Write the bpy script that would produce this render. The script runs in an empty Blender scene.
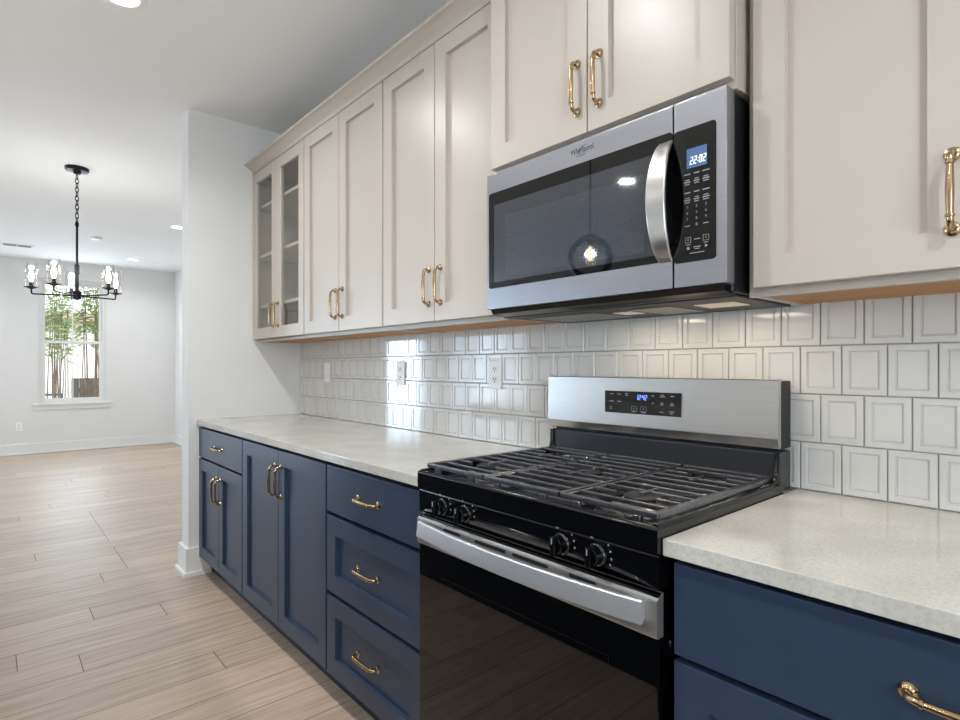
import bpy, bmesh, math, random
from mathutils import Vector, Matrix

random.seed(7)
PI = math.pi
SC = bpy.context.scene
COL = SC.collection

# ------------------------------------------------------------------ camera
cam_d = bpy.data.cameras.new('camera')
cam = bpy.data.objects.new('camera', cam_d)
COL.objects.link(cam)
cam.location = (1.3153, -1.5662, 1.2257)
cam.rotation_euler = (PI / 2, 0, 0.852474)
cam_d.sensor_width = 36.0
cam_d.lens = 560.63 / 960.0 * 36.0
cam_d.shift_y = 6.78 / 960.0
cam_d.clip_start = 0.02
SC.camera = cam

# ------------------------------------------------------------------ exposure, sky, sun, daylight
SC.view_settings.view_transform = 'Standard'
SC.view_settings.look = 'None'
SC.view_settings.gamma = 1.0
SC.view_settings.use_curve_mapping = False
SC.view_settings.exposure = 0.0

world = bpy.data.worlds.new('sky')
SC.world = world
world.use_nodes = True
_bg = world.node_tree.nodes['Background']
_bg.inputs['Color'].default_value = (0.86, 0.93, 1.0, 1)
_bg.inputs['Strength'].default_value = 3.0


def lamp(name, kind, loc, power, color, rot=(0, 0, 0), size=None, size_y=None, spread=None, blend=None, angle=None):
    d = bpy.data.lights.new(name, kind)
    d.energy = power
    d.color = color
    if kind == 'AREA':
        if size_y:
            d.shape = 'RECTANGLE'
            d.size, d.size_y = size, size_y
        else:
            d.shape = 'DISK'
            d.size = size
        if spread:
            d.spread = spread
    if kind == 'SUN':
        d.angle = math.radians(3)
    if kind == 'SPOT':
        d.spot_size = angle
        d.spot_blend = blend
        d.shadow_soft_size = size
    if kind == 'POINT':
        d.shadow_soft_size = size
    o = bpy.data.objects.new(name, d)
    COL.objects.link(o)
    o.location = loc
    o.rotation_euler = rot
    return o


DAY = (0.72, 0.87, 1.0)
SKYBLUE = (0.56, 0.77, 1.0)
WARM = (0.97, 0.985, 1.0)
lamp('sun', 'SUN', (-14, 0, 8), 2.2, (1.0, 0.95, 0.88), (math.radians(38), 0, math.radians(-70)))
# daylight entering through the windows of the room, plus an added fill on the right
lamp('daylight_far_window', 'AREA', (-8.70, -0.655, 1.60), 20, DAY, (0, -PI / 2, 0), 1.7, 0.7)
lamp('daylight_patio_door', 'AREA', (-8.70, -5.05, 1.15), 105, SKYBLUE, (0, -PI / 2, 0), 2.0, 0.85)
lamp('daylight_dining_side', 'AREA', (-7.3, -6.10, 1.35), 46, SKYBLUE, (PI / 2, 0, 0), 2.2, 2.0)
lamp('added_fill_right', 'AREA', (4.50, -3.2, 1.35), 85, DAY, (0, PI / 2, 0), 2.0, 2.2)  # unseen soft source, added to lift the ambient light


# ------------------------------------------------------------------ materials
def lin(c):
    if isinstance(c, str):
        c = [int(c[i:i + 2], 16) / 255 for i in (0, 2, 4)]
    return tuple(x / 12.92 if x <= 0.04045 else ((x + 0.055) / 1.055) ** 2.4 for x in c) + (1.0,)


def mat(name, color, rough=0.5, metal=0.0, vary=0.0, vscale=8.0, stretch=(1, 1, 1), bump=0.0, bscale=60.0,
        coat=0.0, emit=None, estr=0.0, spec=0.5, color2=None, aniso=0.0):
    m = bpy.data.materials.new(name)
    m.use_nodes = True
    nt = m.node_tree
    b = nt.nodes['Principled BSDF']
    c = lin(color)
    b.inputs['Base Color'].default_value = c
    b.inputs['Roughness'].default_value = rough
    b.inputs['Metallic'].default_value = metal
    b.inputs['Specular IOR Level'].default_value = spec
    b.inputs['Coat Weight'].default_value = coat
    b.inputs['Coat Roughness'].default_value = 0.05
    b.inputs['Anisotropic'].default_value = aniso
    if emit:
        b.inputs['Emission Color'].default_value = lin(emit)
        b.inputs['Emission Strength'].default_value = estr
    if vary or bump:
        tc = nt.nodes.new('ShaderNodeTexCoord')
        mp = nt.nodes.new('ShaderNodeMapping')
        mp.inputs['Scale'].default_value = stretch
        nt.links.new(tc.outputs['Object'], mp.inputs['Vector'])
    if vary:
        n = nt.nodes.new('ShaderNodeTexNoise')
        n.inputs['Scale'].default_value = vscale
        n.inputs['Detail'].default_value = 4
        nt.links.new(mp.outputs['Vector'], n.inputs['Vector'])
        r = nt.nodes.new('ShaderNodeValToRGB')
        r.color_ramp.elements[0].position = 0.35
        r.color_ramp.elements[1].position = 0.65
        d = lin(color2) if color2 else tuple(x * (1 - vary) for x in c[:3]) + (1,)
        r.color_ramp.elements[0].color = d
        r.color_ramp.elements[1].color = c
        nt.links.new(n.outputs['Fac'], r.inputs['Fac'])
        nt.links.new(r.outputs['Color'], b.inputs['Base Color'])
    if bump:
        n2 = nt.nodes.new('ShaderNodeTexNoise')
        n2.inputs['Scale'].default_value = bscale
        nt.links.new(mp.outputs['Vector'], n2.inputs['Vector'])
        bp = nt.nodes.new('ShaderNodeBump')
        bp.inputs['Strength'].default_value = bump
        bp.inputs['Distance'].default_value = 0.002
        nt.links.new(n2.outputs['Fac'], bp.inputs['Height'])
        nt.links.new(bp.outputs['Normal'], b.inputs['Normal'])
    return m


def glass_mat(name, tint=(1, 1, 1), refl=0.12, rough=0.0, k=0.7):
    """thin clear pane: mostly straight through, a fresnel share mirrored"""
    m = bpy.data.materials.new(name)
    m.use_nodes = True
    nt = m.node_tree
    for n in list(nt.nodes):
        if n.type != 'OUTPUT_MATERIAL':
            nt.nodes.remove(n)
    out = [n for n in nt.nodes if n.type == 'OUTPUT_MATERIAL'][0]
    t = nt.nodes.new('ShaderNodeBsdfTransparent')
    t.inputs['Color'].default_value = (*tint, 1)
    g = nt.nodes.new('ShaderNodeBsdfGlossy')
    g.inputs['Roughness'].default_value = rough
    lw = nt.nodes.new('ShaderNodeLayerWeight')
    lw.inputs['Blend'].default_value = 0.25
    mr = nt.nodes.new('ShaderNodeMath')
    mr.operation = 'MULTIPLY_ADD'
    mr.inputs[1].default_value = k
    mr.inputs[2].default_value = refl * 0.4
    nt.links.new(lw.outputs['Fresnel'], mr.inputs[0])
    mx = nt.nodes.new('ShaderNodeMixShader')
    nt.links.new(mr.outputs[0], mx.inputs['Fac'])
    nt.links.new(t.outputs[0], mx.inputs[1])
    nt.links.new(g.outputs[0], mx.inputs[2])
    nt.links.new(mx.outputs[0], out.inputs['Surface'])
    return m


M = {}
M['wall'] = mat('wall_paint', 'E5E3E0', 0.75, vary=0.02, vscale=3, bump=0.05, bscale=220)
M['ceil'] = mat('ceiling_paint', 'F0EFED', 0.85, vary=0.015, vscale=2)
M['trim'] = mat('trim_paint', 'E9E8E5', 0.4, vary=0.01, vscale=4)
M['beige'] = mat('greige_cabinet_paint', 'C1B7AC', 0.33, vary=0.02, vscale=6, spec=0.45)
M['beige_in'] = mat('greige_cabinet_inside', 'CFC5B8', 0.5, vary=0.02, vscale=6)
M['navy'] = mat('navy_cabinet_paint', '2E3C51', 0.36, vary=0.05, vscale=40, stretch=(1, 1, 0.08), bump=0.03, bscale=160, spec=0.45)
M['toe'] = mat('navy_toe_kick', '232D3F', 0.5, vary=0.05, vscale=20)
M['wood_raw'] = mat('raw_cabinet_wood', 'C98B45', 0.5, vary=0.3, vscale=9, stretch=(0.6, 6, 6))
M['brass'] = mat('champagne_brass', 'BFA582', 0.18, 1.0, vary=0.05, vscale=30)
M['steel'] = mat('brushed_steel', 'CDCBC8', 0.3, 1.0, vary=0.06, vscale=30, stretch=(0.25, 6, 12), aniso=0.5)
M['steel_mw'] = mat('microwave_steel', 'A9ABB2', 0.32, 1.0, vary=0.06, vscale=30, stretch=(0.25, 6, 12), aniso=0.4)
M['steel_h'] = mat('satin_handle_steel', 'D6D7DA', 0.4, 0.85, vary=0.05, vscale=60, stretch=(0.25, 6, 12))
M['steel_lo'] = mat('shaded_brushed_steel', 'B2B1AF', 0.44, 0.9, vary=0.06, vscale=30, stretch=(0.25, 6, 12))  # darker copy of the steel, carrying the shadow under the oven handle
M['black'] = mat('black_enamel', '08080A', 0.12, vary=0.1, vscale=20, spec=0.5)
M['blackm'] = mat('black_matte', '101012', 0.45, vary=0.1, vscale=20)
M['guard'] = mat('grey_black_enamel', '2B2D31', 0.3, vary=0.1, vscale=20)
M['bglass'] = mat('black_glass', '040405', 0.03, vary=0.1, vscale=3, spec=0.6)
M['mreflect'] = mat('painted_window_reflection', '2A3038', 0.03, vary=0.12, vscale=260, spec=1.0, coat=0.5)  # grey-blue tone paints the room's reflection onto the glass
M['mscreen'] = mat('microwave_mesh_reflection', '3B424D', 0.03, vary=0.5, vscale=850, stretch=(1, 1, 0.3), spec=1.0, coat=0.5)  # mesh speckle over a lighter base that paints in reflected window light
M['iron'] = mat('cast_iron', '808084', 0.3, 0.95, vary=0.2, vscale=90, bump=0.12, bscale=300, spec=0.6)
M['alu'] = mat('burner_aluminium', 'C4C6C8', 0.3, 1.0, vary=0.08, vscale=40)
M['white_plastic'] = mat('white_plastic', 'F6F5F3', 0.35, vary=0.01, vscale=5)
M['slot'] = mat('dark_slot', '0C0C0D', 0.6, vary=0.1, vscale=10)
M['darkmetal'] = mat('dark_bronze_metal', '17171A', 0.35, 0.6, vary=0.1, vscale=30)
M['mark'] = mat('pale_print', '8E9196', 0.5, vary=0.02, vscale=10)
M['logo'] = mat('dark_logo_print', '35383C', 0.4, vary=0.02, vscale=10)
M['lcd'] = mat('lcd_back', '49658F', 0.25, vary=0.05, vscale=20, emit='6F93C4', estr=0.12)
M['digit'] = mat('lit_digits', 'FFFFFF', 0.5, vary=0.01, vscale=5, emit='F4F8FF', estr=0.9)
M['bluedigit'] = mat('blue_lit_digits', '8FA8FF', 0.5, vary=0.01, vscale=5, emit='6E8CFF', estr=2.2)
M['lamp_on'] = mat('lit_lamp_lens', 'FFFFFF', 0.5, vary=0.01, vscale=5, emit='FFF4E4', estr=9)
M['bulb'] = mat('lit_bulb', 'FFFFFF', 0.5, vary=0.01, vscale=5, emit='FFE2B8', estr=10)
M['hoodlamp'] = mat('hood_lamp_lens', 'C9C4BA', 0.5, vary=0.01, vscale=5, emit='FFE0B4', estr=0.25)
M['grout'] = mat('tile_grout', 'B0AEA9', 0.9, vary=0.05, vscale=60)
M['tile'] = mat('glazed_tile', 'DEDCD8', 0.07, vary=0.035, vscale=7, spec=0.6, bump=0.06, bscale=14)
M['pane'] = glass_mat('window_glass', (0.97, 0.98, 0.98))
M['cabglass'] = glass_mat('cabinet_glass', (0.97, 0.97, 0.96), 0.02, k=0.25)
M['shade'] = glass_mat('clear_lamp_glass', (0.98, 0.98, 0.98), 0.06, k=0.4)
M['bark'] = mat('bamboo_culm', '93785E', 0.6, vary=0.35, vscale=14, color2='5E4B39')
M['leaf'] = mat('bamboo_leaf', 'B4C86E', 0.5, vary=0.5, vscale=3, color2='6F8A45')
M['gravel'] = mat('outdoor_ground', 'A79C8E', 0.9, vary=0.3, vscale=9)
M['fence'] = mat('weathered_fence', '6E6258', 0.8, vary=0.4, vscale=10, stretch=(1, 6, 0.6))
M['house'] = mat('pale_siding', 'F2EEE6', 0.8, vary=0.06, vscale=4)
M['roof'] = mat('brown_shingles', 'B08C7A', 0.8, vary=0.3, vscale=14)
M['slate'] = mat('slate_blue_metal', '3D4560', 0.5, vary=0.1, vscale=10)
M['vent'] = mat('grey_vent', '8D8C8A', 0.6, vary=0.05, vscale=20)
M['filter'] = mat('hood_filter_mesh', 'A9A59C', 0.4, 0.8, vary=0.6, vscale=700)


def quartz():
    m = mat('pale_quartz', 'D5D0C5', 0.09, spec=0.5)
    nt = m.node_tree
    b = nt.nodes['Principled BSDF']
    tc = nt.nodes.new('ShaderNodeTexCoord')
    n1 = nt.nodes.new('ShaderNodeTexNoise'); n1.inputs['Scale'].default_value = 7; n1.inputs['Detail'].default_value = 8
    n2 = nt.nodes.new('ShaderNodeTexNoise'); n2.inputs['Scale'].default_value = 160; n2.inputs['Detail'].default_value = 2
    n3 = nt.nodes.new('ShaderNodeTexVoronoi'); n3.inputs['Scale'].default_value = 55
    for n in (n1, n2, n3):
        nt.links.new(tc.outputs['Object'], n.inputs['Vector'])
    r1 = nt.nodes.new('ShaderNodeValToRGB')
    r1.color_ramp.elements[0].position = 0.36; r1.color_ramp.elements[0].color = lin('BEBBB3')
    r1.color_ramp.elements[1].position = 0.6; r1.color_ramp.elements[1].color = lin('CAC7BF')
    r2 = nt.nodes.new('ShaderNodeValToRGB')
    r2.color_ramp.elements[0].position = 0.40; r2.color_ramp.elements[0].color = lin('B9B3A8')
    r2.color_ramp.elements[1].position = 0.52; r2.color_ramp.elements[1].color = (1, 1, 1, 1)
    r3 = nt.nodes.new('ShaderNodeValToRGB')
    r3.color_ramp.elements[0].position = 0.05; r3.color_ramp.elements[0].color = lin('8E8578')
    r3.color_ramp.elements[1].position = 0.09; r3.color_ramp.elements[1].color = (1, 1, 1, 1)
    nt.links.new(n1.outputs['Fac'], r1.inputs['Fac'])
    nt.links.new(n2.outputs['Fac'], r2.inputs['Fac'])
    nt.links.new(n3.outputs['Distance'], r3.inputs['Fac'])
    a = nt.nodes.new('ShaderNodeMix'); a.data_type = 'RGBA'; a.blend_type = 'MULTIPLY'; a.inputs[0].default_value = 0.2
    nt.links.new(r1.outputs[0], a.inputs[6]); nt.links.new(r2.outputs[0], a.inputs[7])
    c = nt.nodes.new('ShaderNodeMix'); c.data_type = 'RGBA'; c.blend_type = 'MULTIPLY'; c.inputs[0].default_value = 0.3
    nt.links.new(a.outputs[2], c.inputs[6]); nt.links.new(r3.outputs[0], c.inputs[7])
    nt.links.new(c.outputs[2], b.inputs['Base Color'])
    return m


M['quartz'] = quartz()


def plank_mat():
    m = mat('oak_planks', 'B3A596', 0.45, spec=0.45)
    nt = m.node_tree
    b = nt.nodes['Principled BSDF']
    at = nt.nodes.new('ShaderNodeAttribute'); at.attribute_name = 'plank'
    tc = nt.nodes.new('ShaderNodeTexCoord')
    mp = nt.nodes.new('ShaderNodeMapping'); mp.inputs['Scale'].default_value = (36, 1.9, 1)
    nt.links.new(tc.outputs['Object'], mp.inputs['Vector'])
    add = nt.nodes.new('ShaderNodeVectorMath'); add.operation = 'ADD'
    sc = nt.nodes.new('ShaderNodeVectorMath'); sc.operation = 'SCALE'; sc.inputs['Scale'].default_value = 60
    nt.links.new(at.outputs['Color'], sc.inputs[0])
    nt.links.new(mp.outputs[0], add.inputs[0]); nt.links.new(sc.outputs[0], add.inputs[1])
    n = nt.nodes.new('ShaderNodeTexNoise'); n.inputs['Scale'].default_value = 1.6; n.inputs['Detail'].default_value = 7
    n.inputs['Distortion'].default_value = 0.12
    nt.links.new(add.outputs[0], n.inputs['Vector'])
    r = nt.nodes.new('ShaderNodeValToRGB')
    r.color_ramp.elements[0].position = 0.3; r.color_ramp.elements[0].color = lin('AD9988')
    r.color_ramp.elements[1].position = 0.68; r.color_ramp.elements[1].color = lin('C8B6A4')
    nt.links.new(n.outputs['Fac'], r.inputs['Fac'])
    hs = nt.nodes.new('ShaderNodeMix'); hs.data_type = 'RGBA'; hs.blend_type = 'MULTIPLY'; hs.inputs[0].default_value = 1.0
    r2 = nt.nodes.new('ShaderNodeValToRGB')
    r2.color_ramp.elements[0].color = (0.84, 0.83, 0.82, 1); r2.color_ramp.elements[1].color = (1.04, 1.03, 1.02, 1)
    nt.links.new(at.outputs['Fac'], r2.inputs['Fac'])
    nt.links.new(r.outputs[0], hs.inputs[6]); nt.links.new(r2.outputs[0], hs.inputs[7])
    nt.links.new(hs.outputs[2], b.inputs['Base Color'])
    return m


M['plank'] = plank_mat()
M['joint'] = mat('plank_joint', '57493C', 0.8, vary=0.1, vscale=20)

# ------------------------------------------------------------------ helpers
ORG = {}


def tag(o, label=None, cat=None, group=None, kind=None):
    if label: o['label'] = label
    if cat: o['category'] = cat
    if group: o['group'] = group
    if kind: o['kind'] = kind
    return o


def empty(name, loc):
    o = bpy.data.objects.new(name, None)
    o.empty_display_size = 0.05
    COL.objects.link(o)
    o.location = loc
    ORG[o.name] = Vector(loc)
    return o


def obj(name, bm, m, parent=None, org=None, smooth=35):
    """one mesh object out of a bmesh whose vertices are in room coordinates"""
    if org is None:
        if parent is not None:
            org = ORG[parent.name]
        else:
            lo = [min(v.co[i] for v in bm.verts) for i in range(3)]
            hi = [max(v.co[i] for v in bm.verts) for i in range(3)]
            org = ((lo[0] + hi[0]) / 2, (lo[1] + hi[1]) / 2, lo[2])
    org = Vector(org)
    bmesh.ops.translate(bm, verts=bm.verts, vec=-org)
    bmesh.ops.recalc_face_normals(bm, faces=bm.faces)
    me = bpy.data.meshes.new(name)
    bm.to_mesh(me)
    bm.free()
    ms = m if isinstance(m, (list, tuple)) else [m]
    for x in ms:
        me.materials.append(x)
    if smooth:
        me.polygons.foreach_set('use_smooth', [True] * len(me.polygons))
        me.set_sharp_from_angle(angle=math.radians(smooth))
    o = bpy.data.objects.new(name, me)
    COL.objects.link(o)
    if smooth:
        wn = o.modifiers.new('weighted_normal', 'WEIGHTED_NORMAL')
        wn.keep_sharp = True
        wn.weight = 90
    if parent is not None:
        o.parent = parent
        o.location = org - ORG[parent.name]
    else:
        o.location = org
    ORG[o.name] = org
    return o


def B():
    return bmesh.new()


def box(bm, x0, x1, y0, y1, z0, z1, bev=0.0, seg=2, mi=0):
    vs = [bm.verts.new((x, y, z)) for z in (z0, z1) for y in (y0, y1) for x in (x0, x1)]
    idx = [(0, 2, 3, 1), (4, 5, 7, 6), (0, 1, 5, 4), (2, 6, 7, 3), (0, 4, 6, 2), (1, 3, 7, 5)]
    fs = [bm.faces.new([vs[i] for i in f]) for f in idx]
    for f in fs:
        f.material_index = mi
    if bev:
        es = list({e for f in fs for e in f.edges})
        bmesh.ops.bevel(bm, geom=es, offset=bev, segments=seg, profile=0.5, affect='EDGES', clamp_overlap=True)
    return bm


AX = {'xz': lambda u, v, w: (u, w, v), 'xy': lambda u, v, w: (u, v, w), 'yz': lambda u, v, w: (w, u, v)}


def rloops(bm, u0, u1, v0, v1, loops, plane='xz', cap0=False, cap1=True, ring=False, mi=None):
    """nested rectangles (inset, depth) skinned one to the next"""
    f3 = AX[plane]
    rings = []
    for ins, w in loops:
        a, b_, c, d = u0 + ins, u1 - ins, v0 + ins, v1 - ins
        rings.append([bm.verts.new(f3(*p, w)) for p in ((a, c), (b_, c), (b_, d), (a, d))])
    n = len(rings)
    for i in range(n if ring else n - 1):
        r, s = rings[i], rings[(i + 1) % n]
        for k in range(4):
            f = bm.faces.new((r[k], r[(k + 1) % 4], s[(k + 1) % 4], s[k]))
            if mi is not None: f.material_index = mi[i]
    if cap0: bm.faces.new(rings[0])
    if cap1:
        f = bm.faces.new(rings[-1])
        if mi is not None: f.material_index = mi[-1]
    return bm


def tube(bm, pts, rad, n=10, cap=True, closed=False):
    pts = [Vector(p) for p in pts]
    m = len(pts)
    rads = rad if isinstance(rad, (list, tuple)) else [rad] * m
    tang = []
    for i in range(m):
        if closed:
            t = pts[(i + 1) % m] - pts[i - 1]
        else:
            t = pts[min(i + 1, m - 1)] - pts[max(i - 1, 0)]
        tang.append(t.normalized())
    up = Vector((0, 0, 1)) if abs(tang[0].z) < 0.9 else Vector((1, 0, 0))
    nrm = (up - tang[0] * up.dot(tang[0])).normalized()
    rings = []
    for i in range(m):
        nrm = (nrm - tang[i] * nrm.dot(tang[i])).normalized()
        bi = tang[i].cross(nrm)
        rings.append([bm.verts.new(pts[i] + (nrm * math.cos(2 * PI * k / n) + bi * math.sin(2 * PI * k / n)) * rads[i]) for k in range(n)])
    for i in range(m if closed else m - 1):
        r, s = rings[i], rings[(i + 1) % m]
        for k in range(n):
            bm.faces.new((r[k], r[(k + 1) % n], s[(k + 1) % n], s[k]))
    if cap and not closed:
        bm.faces.new(rings[0]); bm.faces.new(rings[-1])
    return bm


def lathe(bm, prof, c, axis='z', n=24, cap=True):
    """prof: (radius, height) list turned about an axis through c"""
    c = Vector(c)
    rings = []
    for r, h in prof:
        ring = []
        for k in range(n):
            a = 2 * PI * k / n
            p = {'z': (r * math.cos(a), r * math.sin(a), h), 'y': (r * math.cos(a), h, r * math.sin(a)), 'x': (h, r * math.cos(a), r * math.sin(a))}[axis]
            ring.append(bm.verts.new(c + Vector(p)))
        rings.append(ring)
    for r, s in zip(rings, rings[1:]):
        for k in range(n):
            bm.faces.new((r[k], r[(k + 1) % n], s[(k + 1) % n], s[k]))
    if cap:
        bm.faces.new(rings[0]); bm.faces.new(rings[-1])
    return bm


def extrude_x(bm, prof, x0, x1, closed=True, cap=True):
    """closed (y, z) outline pulled along x"""
    a = [bm.verts.new((x0, y, z)) for y, z in prof]
    b_ = [bm.verts.new((x1, y, z)) for y, z in prof]
    n = len(prof)
    for k in range(n if closed else n - 1):
        bm.faces.new((a[k], a[(k + 1) % n], b_[(k + 1) % n], b_[k]))
    if cap:
        bm.faces.new(a); bm.faces.new(b_)
    return bm


def rrect(u0, u1, v0, v1, r, n=5):
    out = []
    for cu, cv, a0 in ((u1 - r, v0 + r, -PI / 2), (u1 - r, v1 - r, 0), (u0 + r, v1 - r, PI / 2), (u0 + r, v0 + r, PI)):
        for k in range(n + 1):
            a = a0 + k * PI / 2 / n
            out.append((cu + r * math.cos(a), cv + r * math.sin(a)))
    return out


def slab_rr(bm, u0, u1, v0, v1, y0, y1, r):
    """rounded plate facing -y: front y1, back y0"""
    p = rrect(u0, u1, v0, v1, r)
    a = [bm.verts.new((u, y0, v)) for u, v in p]
    b_ = [bm.verts.new((u, y1, v)) for u, v in p]
    n = len(p)
    for k in range(n):
        bm.faces.new((a[k], a[(k + 1) % n], b_[(k + 1) % n], b_[k]))
    bm.faces.new(a); bm.faces.new(b_)
    return bm


def text(name, items, size, m, parent, xs=1.0):
    """lettering facing -y; items: (string, (x, y, z)) centred"""
    bm = B()
    for body, loc in items:
        c = bpy.data.curves.new(name, 'FONT')
        c.body = body
        c.size = size
        c.align_x = 'CENTER'
        c.align_y = 'CENTER'
        c.extrude = 0.0002
        t = bpy.data.objects.new(name, c)
        COL.objects.link(t)
        bpy.context.view_layer.update()
        me = bpy.data.meshes.new_from_object(t.evaluated_get(bpy.context.evaluated_depsgraph_get()))
        me.transform(Matrix.Translation(loc) @ Matrix.Rotation(PI / 2, 4, 'X') @ Matrix.Diagonal((xs, 1, 1, 1)))
        bm.from_mesh(me)
        bpy.data.objects.remove(t)
        bpy.data.curves.remove(c)
        bpy.data.meshes.remove(me)
    return obj(name, bm, m, parent, smooth=0)


def seg_digits(bm, s, x, z, h, y, w=None, slant=0.12):
    """seven-segment digits drawn as small bars"""
    w = w or h * 0.56
    t = h * 0.095
    SEG = {'0': 'abcdef', '1': 'bc', '2': 'abged', '4': 'fgbc'}
    for ch in s:
        if ch == ':':
            for dz in (0.3, 0.68):
                box(bm, x + slant * h * dz, x + slant * h * dz + t, y, y + 0.0006, z + h * dz - t / 2, z + h * dz + t / 2)
            x += t * 2.4
            continue
        P = {'a': (t * .3, w - t * .3, h - t, h), 'g': (t * .3, w - t * .3, h / 2 - t / 2, h / 2 + t / 2), 'd': (t * .3, w - t * .3, 0, t),
             'f': (0, t, h / 2 + t * .2, h - t * .3), 'e': (0, t, t * .3, h / 2 - t * .2), 'b': (w - t, w, h / 2 + t * .2, h - t * .3), 'c': (w - t, w, t * .3, h / 2 - t * .2)}
        for k in SEG[ch]:
            a, b_, c, d = P[k]
            n0 = len(bm.verts)
            box(bm, x + a, x + b_, y, y + 0.0006, z + c, z + d)
            bm.verts.ensure_lookup_table()
            for v in bm.verts[n0:]:
                v.co.x += slant * (v.co.z - z)
        x += w * 1.42
    return x


# ------------------------------------------------------------------ setting: floor, walls, ceiling
XF, XR, YB, YD, CH = -8.79, 4.6, -6.2, 0.695, 2.743
PX0, PX1 = -2.440, -2.290      # the short partition wall the cabinets end against
PYF = -0.688


def build_floor():
    bm = B()
    W = 0.1765
    g = 0.0014
    cl = bm.loops.layers.color.new('plank')
    known = {0: -1.282, -1: -1.483, 2: -0.843, -3: -1.186, -6: -1.077, -10: -1.348}   # joint per plank row
    k0 = int((XF + 1.608) / W) - 2
    k1 = int((XR + 1.608) / W) + 2
    for k in range(k0, k1):
        x0 = max(-1.608 + k * W, XF - 0.1)
        x1 = min(-1.608 + (k + 1) * W, XR + 0.1)
        if x1 - x0 < 0.01:
            continue
        if k in known: j = known[k]
        elif -16 <= k <= -7: j = -0.935
        else: j = random.uniform(-1.9, 0.2)
        ys = [j]
        y = j
        while y > YB:
            y -= random.uniform(1.3, 2.1); ys.append(y)
        y = j
        while y < YD:
            y += random.uniform(1.3, 2.1); ys.append(y)
        ys = sorted(ys)
        for a, b_ in zip(ys, ys[1:]):
            a, b_ = max(a, YB - 0.1), min(b_, YD + 0.1)
            if b_ - a < 0.01:
                continue
            c = random.random()
            vs = [bm.verts.new(p) for p in ((x0 + g, a + g, 0), (x1 - g, a + g, 0), (x1 - g, b_ - g, 0), (x0 + g, b_ - g, 0))]
            f = bm.faces.new(vs)
            c2 = random.random()
            for l in f.loops:
                l[cl] = (c, c2, c, 1)
    vs = [bm.verts.new(p) for p in ((XF - .1, YB - .1, -0.002), (XR + .1, YB - .1, -0.002), (XR + .1, YD + .1, -0.002), (XF - .1, YD + .1, -0.002))]
    f = bm.faces.new(vs)
    f.material_index = 1
    box(bm, XF - .1, XR + .1, YB - .1, YD + .1, -0.1, -0.003, mi=1)
    for f in bm.faces:
        if f.normal.z < 0 and len(f.verts) == 4:
            pass
    o = obj('floor', bm, [M['plank'], M['joint']], smooth=0)
    tag(o, 'greyed oak plank floor running away from the cabinets', None, None, 'structure')


build_floor()
o = obj('ceiling', box(B(), XF - .1, XR + .1, YB - .1, YD + .1, CH, CH + .1), M['ceil'])
tag(o, 'flat white painted ceiling', None, None, 'structure')


def wall_x(name, xa, xb, y0, y1, holes, label):
    """wall across x (runs along y) with openings (y0,y1,z0,z1)"""
    bm = B()
    cur = y0
    for (a, b_, c, d) in sorted(holes):
        box(bm, xa, xb, cur, a, 0, CH)
        box(bm, xa, xb, a, b_, 0, c) if c > 0.001 else None
        box(bm, xa, xb, a, b_, d, CH)
        cur = b_
    box(bm, xa, xb, cur, y1, 0, CH)
    return tag(obj(name, bm, M['wall'], smooth=0), label, None, None, 'structure')


def wall_y(name, ya, yb, x0, x1, holes, label):
    bm = B()
    cur = x0
    for (a, b_, c, d) in sorted(holes):
        box(bm, cur, a, ya, yb, 0, CH)
        box(bm, a, b_, ya, yb, 0, c) if c > 0.001 else None
        box(bm, a, b_, ya, yb, d, CH)
        cur = b_
    box(bm, cur, x1, ya, yb, 0, CH)
    return tag(obj(name, bm, M['wall'], smooth=0), label, None, None, 'structure')


WIN1 = (-1.04, -0.255, 0.70, 2.485)
PATIO = (-5.52, -4.58, 0.02, 2.15)
wall_x('wall_far', XF - 0.14, XF, YB - .1, YD + .1, [WIN1, PATIO], 'white far wall of the dining area with a tall window')
wall_y('wall_back', 0.0, 0.12, PX1, XR, [], 'painted wall behind the cabinets and tile')
wall_x('wall_partition', PX0, PX1, PYF, YD + .1, [], 'short white partition wall that the cabinets end against')
wall_y('wall_dining', YD, YD + .1, XF, PX0, [], 'white side wall of the dining area beyond the partition')
WSD = (-8.45, -6.15, 0.25, 2.4)
WRT = (-4.3, -2.1, 0.35, 2.35)  # opening for the added right-hand window
wall_y('wall_front', YB - .14, YB, XF, XR, [WSD], 'white wall behind the island, with a window on the dining side')
wall_x('wall_right', XR, XR + .14, YB - .1, 0.12, [WRT], 'white wall with an added window at the end of the kitchen')


def baseboard(name, boxes, label):
    bm = B()
    for (x0, x1, y0, y1, sx, sy) in boxes:
        box(bm, x0, x1, y0, y1, 0, 0.145, 0.003)
        # shoe moulding pushed out on the room sides
        box(bm, x0 - (0.013 if sx & 1 else 0), x1 + (0.013 if sx & 2 else 0), y0 - (0.013 if sy & 1 else 0), y1 + (0.013 if sy & 2 else 0), 0, 0.022, 0.005)
    return tag(obj(name, bm, M['trim']), label, None, None, 'structure')


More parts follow.
